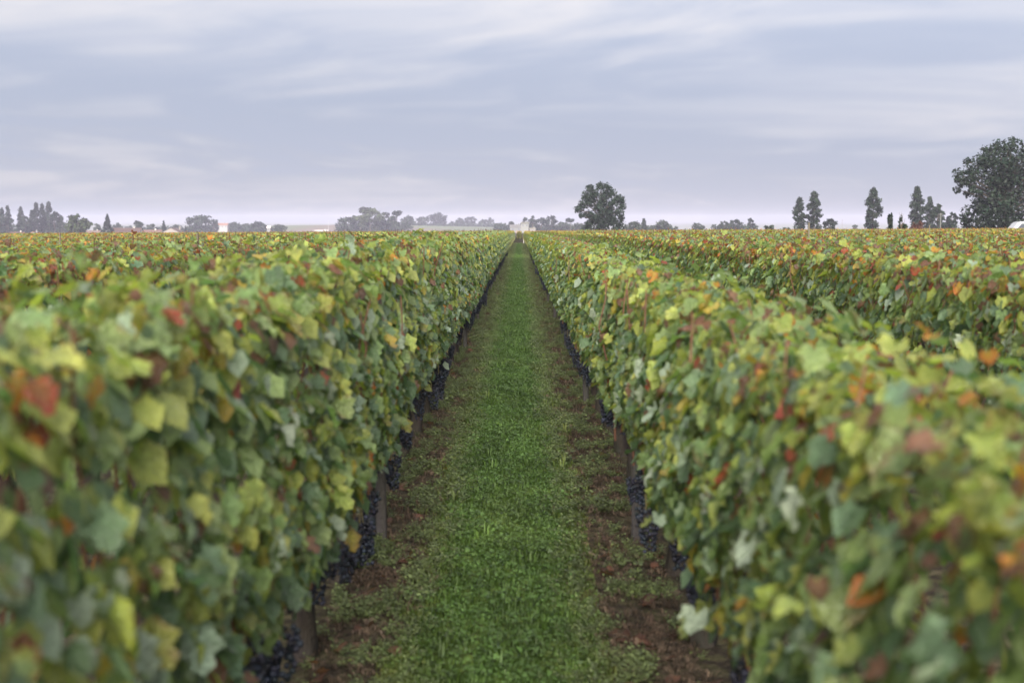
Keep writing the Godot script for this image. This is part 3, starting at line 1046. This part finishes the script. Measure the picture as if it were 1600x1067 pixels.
func make_trees() -> void:
	var dark := Color(.012, .021, .013)
	var mid := Color(.018, .030, .016)
	var olive := Color(.036, .050, .021)
	var soft := Color(.028, .040, .022)
	# the three that stand out
	tree("oak_tree", "spreading", 1568, 215, 222, 146, Color(.014, .025, .015), 15000, "tallest tree, broad and dark, at the right edge of the field behind the white vehicle")
	tree("broadleaf_tree", "ragged", 939, 330, 285, 78, Color(.015, .027, .016), 8000, "lone ragged dark tree with gaps in its crown, right of the grass path's far end")
	for t in [
		[1248, 440, 308, 22, 1500, "slender poplar, left and lower of the close pair right of the lone tree"],
		[1271, 440, 299, 25, 1700, "slender poplar, right and taller of the close pair, beside a low round tree"],
		[1363, 420, 294, 30, 1900, "lone broad poplar standing between the pair of poplars and the reddish bush"],
		[1431, 420, 291, 26, 1800, "tall poplar rising behind the reddish brown bush"],
		[1450, 450, 308, 18, 1000, "short slim poplar between the tall poplar and the pale pole"],
		[2, 700, 325, 12, 500, "poplar cut by the left edge of the picture"],
		[11, 700, 321, 11, 600, "thin poplar second from the left edge"],
		[31, 720, 323, 13, 700, "thin poplar standing apart between two dark clusters at the left"],
		[49, 720, 328, 11, 500, "shortest and leftmost poplar of the dark cluster at the left"],
		[56, 720, 316, 12, 600, "pointed poplar on the left of the cluster's twin tops"],
		[65, 730, 318, 13, 600, "poplar in the middle of the dark cluster at the left"],
		[75, 730, 315, 15, 800, "tallest poplar, on the right of the dark cluster at the left"],
		[1006, 520, 341, 9, 400, "tiny poplar just right of the lone ragged tree"],
	]:
		tree("poplar_tree", "poplar", t[0], t[1], t[2], t[3], dark if t[0] < 100 else Color(.016, .027, .015), int(t[4] * 1.4), t[5])
	for t in [
		[8, 690, 341, 26, dark, "low dark tree at the feet of the leftmost poplars"],
		[38, 710, 338, 22, mid, "round tree filling the gap between the poplar clusters at the left"],
		[84, 700, 331, 22, dark, "dense dark tree against the right side of the left poplar cluster"],
		[95, 690, 339, 12, mid, "small pale-edged tree right of the left poplar cluster"],
		[121, 520, 336, 44, olive, "broad lighter green tree left of the tiered conifer"],
		[151, 760, 350, 14, soft, "small hazy tree between the broad green tree and the tiered conifer"],
		[182, 800, 349, 18, soft, "small hazy round tree just right of the tiered conifer"],
		[215, 700, 346, 20, mid, "rounded tree above the long brown roofs"],
		[235, 820, 350, 14, soft, "low round tree right of the one above the long roofs"],
		[274, 820, 351, 11, soft, "faint little tree above the right end of the brown roofs"],
		[310, 900, 337, 40, mid, "large smooth dome of trees left of the white hilltop house"],
		[333, 920, 342, 16, mid, "smaller dome adjoining the large smooth one beside the white house"],
		[366, 980, 347, 22, mid, "flat topped trees just right of the white hilltop house"],
		[383, 990, 349, 16, soft, "low faint tree right of the flat topped trees"],
		[403, 880, 347, 30, mid, "tree with a small peak left of the green hill field"],
		[437, 800, 352, 26, soft, "wide low bush at the left foot of the green hill field"],
		[541, 900, 340, 30, mid, "leftmost tree of the big wood in the middle distance"],
		[553, 930, 337, 16, dark, "narrow dark tree near the left end of the big wood"],
		[578, 900, 328, 44, olive, "lightest and largest green tree of the big wood"],
		[601, 930, 332, 22, dark, "dark tree right of the light green one in the big wood"],
		[615, 910, 337, 22, mid, "middle tree under the flat pine of the big wood"],
		[638, 1150, 337, 26, mid, "tree at the right end of the big wood where it thins out"],
		[660, 1330, 340, 22, mid, "left lower part of the dark grove on the hill"],
		[681, 1330, 333, 36, dark, "highest rounded tree of the dark grove on the hill"],
		[706, 1400, 346, 9, dark, "single small round tree in the gap between two hill groves"],
		[719, 1380, 341, 18, mid, "left tree of the low grove on the hill left of the path's end"],
		[735, 1380, 339, 20, dark, "middle and highest tree of the low hill grove"],
		[754, 1390, 343, 14, mid, "low tree in the right half of the low hill grove"],
		[766, 1390, 341, 15, mid, "rightmost tree of the low hill grove"],
		[781, 900, 349, 24, soft, "pale grey-green tree at the left of the path's end"],
		[799, 860, 346, 12, mid, "small dark tree just left of the pale house"],
		[820, 820, 340, 15, mid, "tree directly behind the pale house at the path's end"],
		[832, 820, 337, 14, mid, "upright tree right behind the pale house"],
		[846, 800, 341, 20, dark, "left part of the dark grove right of the pale house"],
		[862, 800, 337, 20, dark, "highest tree of the dark grove right of the pale house"],
		[880, 780, 347, 26, soft, "low hazy trees under the small umbrella pine"],
		[905, 700, 349, 28, soft, "low hazy tree at the left foot of the lone ragged tree"],
		[990, 520, 346, 22, soft, "bushy tree at the right foot of the lone ragged tree"],
		[1036, 560, 345, 26, soft, "wide round pale tree, largest between the lone tree and the poplar pair"],
		[1055, 600, 354, 11, soft, "tiny low tree right of the wide pale one"],
		[1090, 560, 350, 22, soft, "low clump of trees halfway to the poplar pair"],
		[1114, 700, 351, 10, soft, "faint small tree right of the halfway clump"],
		[1132, 560, 345, 17, soft, "left end of the low tree line before the poplar pair"],
		[1148, 560, 343, 20, mid, "middle of the low tree line before the poplar pair"],
		[1173, 560, 341, 12, dark, "upright dark tree ending the low tree line"],
		[1296, 470, 342, 22, dark, "low round dark tree at the right foot of the poplar pair"],
		[1335, 600, 351, 9, soft, "tiny tree standing alone left of the lone broad poplar"],
		[1464, 430, 320, 22, mid, "rounded tree behind the pale pole"],
		[1485, 430, 332, 22, dark, "lower dark tree right of the pale pole"],
	]:
		tree("broadleaf_tree", "broad", t[0], t[1], t[2], t[3], t[4], 900 if t[3] > 25 else 520, t[5])
	tree("conifer_tree", "conifer", 167, 560, 333, 22, dark, 700, "tiered dark conifer standing left of the long brown roofs")
	tree("conifer_tree", "conifer", 255, 640, 344, 12, dark, 500, "small pointed conifer above the brown roofs")
	tree("conifer_tree", "conifer", 289, 700, 352, 5, dark, 200, "tiny pointed conifer at the right end of the brown roofs")
	tree("pine_tree", "pine", 571, 940, 323, 20, dark, 500, "umbrella pine standing highest behind the light green tree")
	tree("pine_tree", "pine", 620, 930, 328, 16, dark, 450, "umbrella pine with two flat tiers right of the light green tree")
	tree("pine_tree", "pine", 891, 760, 341, 15, dark, 350, "flat topped umbrella pine left of the lone ragged tree")
	# the low woods that run behind the single trees
	var r := RandomNumberGenerator.new()
	r.seed = 61
	var w := Geo.new()
	for p in [[-20, 135, 1120, 347], [526, 640, 1420, 344], [640, 775, 1990, 350], [775, 912, 1280, 350], [380, 440, 1350, 354], [170, 300, 1300, 353], [1120, 1182, 880, 350], [980, 1050, 860, 352], [1446, 1492, 470, 346], [300, 380, 1480, 352]]:
		var px: float = p[0]
		while px < p[1]:
			var d: float = p[2] * r.randf_range(.98, 1.04)
			var x := (px - 812.0) / 2006.0 * d
			var base := ground_y(x, d) + hill_y(x, d)
			var tall: float = EYE + (350.0 - p[3] - 4.0 * bump.get_noise_2d(px * .08, 3.0) - r.randf_range(-2, 2)) * d / 2000.0 - base
			crown_cards(w, Vector3(x, base + tall * .45, -d), Vector3(5.0 * d / 2000.0, tall * .55, 4.0), 70, d * .0011, tone(mid, .62 * r.randf_range(.75, 1.3)), r)
			px += 4.0
	var woods := MeshInstance3D.new()
	woods.name = "far_woods"
	woods.mesh = w.mesh(crown_material)
	add_child(woods)
	tag(woods, "low hazy woods and hedges running along the horizon behind the single trees", "woods", "", "stuff")
	# low growth on the right
	tree("bush", "bush", 1203, 420, 351, 26, soft, 400, "low green bush left of the poplar pair", "bush")
	tree("bush", "bush", 1228, 440, 354, 18, soft, 300, "lowest bush at the left foot of the poplar pair", "bush")
	tree("bush", "bush", 1389, 150, 334, 15, Color(.014, .024, .015), 900, "dark upright bush between the lone broad poplar and the thin sapling", "bush")
	tree("sapling", "bare", 1408, 150, 329, 12, mid, 160, "thin nearly bare sapling left of the reddish bush", "sapling")
	tree("bush", "bush", 1408, 160, 349, 26, Color(.030, .045, .018), 700, "green bush at the left foot of the reddish bush", "bush")
	tree("bush", "bush", 1432, 140, 345, 31, Color(.065, .032, .027), 1500, "reddish brown bush before the tall poplar", "bush")


# ---------------------------------------------------------------- houses, poles, vehicle, hill

func house(called: String, px: float, d: float, eave_y: float, ridge_y: float, wide_px: float, deep: float, wall: Color, roof: Color, windows: int, label: String, gable_front := false) -> void:
	d = d * 1.5 if d > 500.0 else d
	var x := (px - 812.0) / 2006.0 * d
	var base := ground_y(x, d) + hill_y(x, d)
	var e: float = EYE + (350.0 - eave_y) * d / 2000.0 - base
	var rd: float = EYE + (350.0 - ridge_y) * d / 2000.0 - base
	var w: float = wide_px * d / 2000.0 / 2.0
	var o := thing(called, Vector3(x, base, -d), label, "house" if called == "house" else "building", "buildings beyond the vineyard")
	var g := Geo.new()
	g.box(Vector3(-w, -.5, -deep / 2), Vector3(w, e, deep / 2), wall)
	var q := Geo.new()
	var v := .35
	if gable_front:
		for s in [-1.0, 1.0]:
			var n := Vector3(s * (rd - e), w, 0).normalized()
			q.quad(Vector3(s * (w + v), e - .1, deep / 2 + v), Vector3(s * (w + v), e - .1, -deep / 2 - v), Vector3(0, rd, -deep / 2 - v), Vector3(0, rd, deep / 2 + v), n, roof)
			var p := g.vert(Vector3(-w, e, s * deep / 2), Vector3(0, 0, s), wall)
			g.vert(Vector3(w, e, s * deep / 2), Vector3(0, 0, s), wall); g.vert(Vector3(0, rd - .1, s * deep / 2), Vector3(0, 0, s), wall)
			g.tri(p, p + 1, p + 2)
	else:
		for s in [-1.0, 1.0]:
			var n := Vector3(0, deep / 2, s * (rd - e)).normalized()
			q.quad(Vector3(-w - v, e - .1, s * (deep / 2 + v)), Vector3(w + v, e - .1, s * (deep / 2 + v)), Vector3(w + v, rd, 0), Vector3(-w - v, rd, 0), n, roof)
			var p := g.vert(Vector3(s * w, e, -deep / 2), Vector3(s, 0, 0), wall)
			g.vert(Vector3(s * w, e, deep / 2), Vector3(s, 0, 0), wall); g.vert(Vector3(s * w, rd - .1, 0), Vector3(s, 0, 0), wall)
			g.tri(p, p + 1, p + 2)
	part("wall", g.mesh(plain_material), o)
	var rf := part("roof", q.mesh(plain_material), o)
	var ch := Geo.new()
	ch.box(Vector3(w * .5 - .4, rd - 1.2, -.4), Vector3(w * .5 + .4, rd + .8, .4), wall)
	part("chimney", ch.mesh(plain_material), rf)
	for k in windows:
		var wx := -w + 2 * w * (k + .5) / windows
		var a := Geo.new()
		a.box(Vector3(wx - .5, e - 2.2, deep / 2 + .02), Vector3(wx + .5, e - .8, deep / 2 + .07), Color(.06, .07, .08))
		part("window", a.mesh(glass_material), o)
	var dr := Geo.new()
	dr.box(Vector3(w * .1 - .5, -.4, deep / 2 + .02), Vector3(w * .1 + .5, 1.9, deep / 2 + .06), Color(.15, .10, .07))
	part("door", dr.mesh(plain_material), o)


func make_buildings() -> void:
	var tile := Color(.048, .031, .027)
	var white := Color(.13, .128, .122)
	house("house", 25, 600, 366, 362, 22, 8, Color(.30, .28, .26), tile, 2, "low brown roofed house at the foot of the leftmost poplars")
	house("house", 52, 590, 366, 361, 14, 8, white, tile, 1, "small white gabled house at the foot of the left poplar cluster", true)
	house("barn", 145, 600, 363, 360, 22, 9, Color(.20, .195, .18), Color(.10, .07, .06), 3, "long low pale building left of the tiered conifer")
	house("barn", 197, 580, 364, 356, 46, 12, Color(.30, .28, .25), tile, 4, "long barn with a wide dull red roof right of the tiered conifer")
	house("barn", 232, 600, 365, 359, 40, 10, Color(.34, .32, .29), Color(.085, .05, .042), 3, "low barn between the two wide dull red roofs")
	house("barn", 270, 570, 366, 356, 40, 14, Color(.15, .13, .12), Color(.065, .043, .038), 2, "barn with a broad dark gable at the right end of the roofs", true)
	house("house", 346, 960, 352, 348.5, 20, 9, Color(.17, .167, .165), Color(.14, .08, .065), 4, "white hilltop house with a reddish roof beside the smooth dome of trees")
	house("house", 420, 780, 356, 353, 5, 6, white, Color(.4, .36, .33), 1, "tiny white hut left of the wide low bush")
	house("house", 502, 850, 361.5, 359, 22, 8, Color(.22, .215, .205), Color(.22, .2, .19), 3, "low white house under the green hill field")
	house("house", 820, 660, 349, 347, 12, 8, Color(.12, .118, .112), Color(.09, .085, .07), 2, "pale two storey house beyond the grass path's end")
	house("house", 832, 650, 358, 356, 9, 7, Color(.15, .145, .135), Color(.11, .1, .08), 1, "small bright annex right of the pale two storey house")
	house("barn", 806, 690, 355, 351, 18, 8, Color(.10, .10, .10), Color(.08, .075, .075), 2, "grey low building left of the pale two storey house")
	# hill: lies behind the field on the left
	var g := Geo.new()
	var n := 40
	for a in n + 1:
		for b in n + 1:
			var x := lerpf(-960.0, 390.0, float(a) / n)
			var d := lerpf(1410.0, 2700.0, float(b) / n)
			var e := 6.0
			var y := func(xx, dd): return ground_y(xx, dd) + hill_y(xx, dd) - 0.02
			var nn := Vector3(y.call(x - e, d) - y.call(x + e, d), 2 * e, y.call(x, d + e) - y.call(x, d - e)).normalized()
			var plot := bump.get_noise_2d(x * .004, d * .0027)
			var c := Color(.055, .07, .032).lerp(Color(.085, .06, .045), smoothstep(-.05, .1, plot + (x + 285.0) * .0008))
			g.vert(Vector3(x, y.call(x, d), -d), nn, c)
	for a in n:
		for b in n:
			var p := a * (n + 1) + b
			g.tri(p, p + 1, p + n + 1)
			g.tri(p + 1, p + n + 2, p + n + 1)
	setting("hill", g.mesh(plain_material))
	# poles
	for p in [[1315, 1170, 343, .13, Color(.16, .14, .12), "dark utility pole standing alone right of the poplar pair"], [1468, 400, 333, .11, Color(.12, .118, .115), "pale slim pole in front of the rounded tree"], [513, 1350, 344, .12, Color(.30, .30, .32), "thin mast on the green hill field left of the big wood"]]:
		var x: float = (p[0] - 812.0) / 2006.0 * p[1]
		var base := ground_y(x, p[1])
		var tall: float = EYE + (350.0 - p[2]) * p[1] / 2000.0 - base
		var o := thing("utility_pole", Vector3(x, base, -p[1]), p[5], "pole", "poles beyond the vineyard")
		var q := Geo.new()
		q.tube([Vector3(0, -.3, 0), Vector3(0, tall * .5, 0), Vector3(0, tall, 0)], [p[3] * 1.2, p[3] * 1.1, p[3]], 7, p[4])
		part("pole", q.mesh(plain_material), o)
		var arm := Geo.new()
		arm.box(Vector3(-.7, tall - .45, -.06), Vector3(.7, tall - .33, .06), p[4])
		part("crossarm", arm.mesh(plain_material), o)
	vehicle()


func vehicle() -> void:
	var d := 186.0
	var x := (1588.0 - 812.0) / 2006.0 * d + 0.8
	var o := thing("parked_van", Vector3(x, ground_y(x, d) + 0.55, -d), "white van parked behind the vines under the tallest tree, cut by the right edge", "van")
	o.scale = Vector3.ONE * 1.25
	# outline from nose (left) to tail, as pairs of length and height, with the width of the body there
	var low := [Vector2(-2.2, .35), Vector2(-2.25, .8), Vector2(-2.05, 1.02), Vector2(-1.45, 1.18), Vector2(-0.95, 1.80), Vector2(-0.55, 1.96), Vector2(1.9, 1.98), Vector2(2.15, 1.85), Vector2(2.25, .95), Vector2(2.22, .35)]
	var half := [.78, .86, .86, .88, .78, .74, .74, .76, .88, .86]
	var white := Color(.24, .245, .26)
	var g := Geo.new()
	for k in low.size():
		var k2 := (k + 1) % low.size()
		var a := Vector3(low[k].x, low[k].y, half[k]); var b := Vector3(low[k2].x, low[k2].y, half[k2])
		var nn := Vector3(-(b - a).y, (b - a).x, 0).normalized()
		g.quad(a, b, Vector3(b.x, b.y, -b.z), Vector3(a.x, a.y, -a.z), nn, white)
		for s in [-1.0, 1.0]:
			var m := g.vert(Vector3(0.1, .95, s * .90), Vector3(0, 0, s), white)
			g.vert(Vector3(a.x, a.y, s * a.z), Vector3(0, .15, s).normalized(), white); g.vert(Vector3(b.x, b.y, s * b.z), Vector3(0, .15, s).normalized(), white)
			g.tri(m, m + 1, m + 2)
	part("body", g.mesh(gloss_material), o)
	var glass := Color(.03, .035, .04)
	for s in [-1.0, 1.0]:
		for w in [[-1.05, -.15], [-.02, .95], [1.1, 1.95]]:
			var q := Geo.new()
			q.quad(Vector3(w[0] + (.15 if w[0] > -1 else .1), 1.22, s * .905), Vector3(w[1], 1.22, s * .905), Vector3(w[1], 1.74, s * .83), Vector3(w[0] + (.15 if w[0] > -1 else .55), 1.74, s * .83), Vector3(0, .2, s).normalized(), glass)
			part("side_window", q.mesh(glass_material), o)
	var ws := Geo.new()
	ws.quad(Vector3(-1.40, 1.22, .76), Vector3(-1.40, 1.22, -.76), Vector3(-.80, 1.83, -.70), Vector3(-.80, 1.83, .70), Vector3(-.7, .7, 0), glass)
	part("windscreen", ws.mesh(glass_material), o)
	for wx in [-1.4, 1.45]:
		for s in [-1.0, 1.0]:
			var c := CylinderMesh.new()
			c.top_radius = .33; c.bottom_radius = .33; c.height = .2; c.radial_segments = 20; c.rings = 1
			var tm := StandardMaterial3D.new()
			tm.albedo_color = lin(.03, .03, .03); tm.roughness = .8
			c.material = tm
			part("wheel", c, o, Transform3D(Basis(Vector3.RIGHT, PI / 2), Vector3(wx, .33, s * .82)))
	o.position.y = ground_y(x, d)


# ---------------------------------------------------------------- main

func _ready() -> void:
	rng.seed = 20
	var cam := Camera3D.new()
	cam.name = "camera"
	add_child(cam)
	cam.position = Vector3(0, EYE, 0)
	cam.rotation = Vector3(-atan(183.5 / 2000.0), deg_to_rad(0.344), 0)
	cam.fov = rad_to_deg(2.0 * atan(533.5 / 2000.0))
	cam.near = 0.05
	cam.far = 6000.0
	var lens := CameraAttributesPhysical.new()
	lens.frustum_focal_length = 45.0
	lens.frustum_focus_distance = 17.0
	lens.exposure_aperture = 3.3
	lens.frustum_far = 6000.0
	cam.attributes = lens
	cam.current = true

	var env := Environment.new()
	env.background_mode = Environment.BG_SKY
	env.sky = Sky.new()
	env.sky.sky_material = make_sky()
	env.tonemap_mode = Environment.TONE_MAPPER_LINEAR
	env.tonemap_exposure = 4.2
	env.fog_enabled = true
	env.fog_density = 0.00013
	env.fog_light_color = Color(0.90, 0.89, 0.99)
	env.sdfgi_enabled = true
	env.ssao_enabled = true
	env.ssil_enabled = true
	var world := WorldEnvironment.new()
	world.name = "world"
	world.environment = env
	add_child(world)

	var sun := DirectionalLight3D.new()
	sun.name = "sun"
	sun.light_color = Color(1.0, 0.975, 0.93)
	sun.light_energy = 1.35
	sun.light_angular_distance = 40.0
	sun.shadow_enabled = true
	add_child(sun)
	sun.look_at_from_position(Vector3(-0.06, 0.46, 0.88) * 10.0, Vector3.ZERO)

	make_materials()
	make_ground()
	make_leaves()
	make_grapes()
	make_trunks()
	make_buildings()
	make_trees()
	make_vines()
	make_posts()
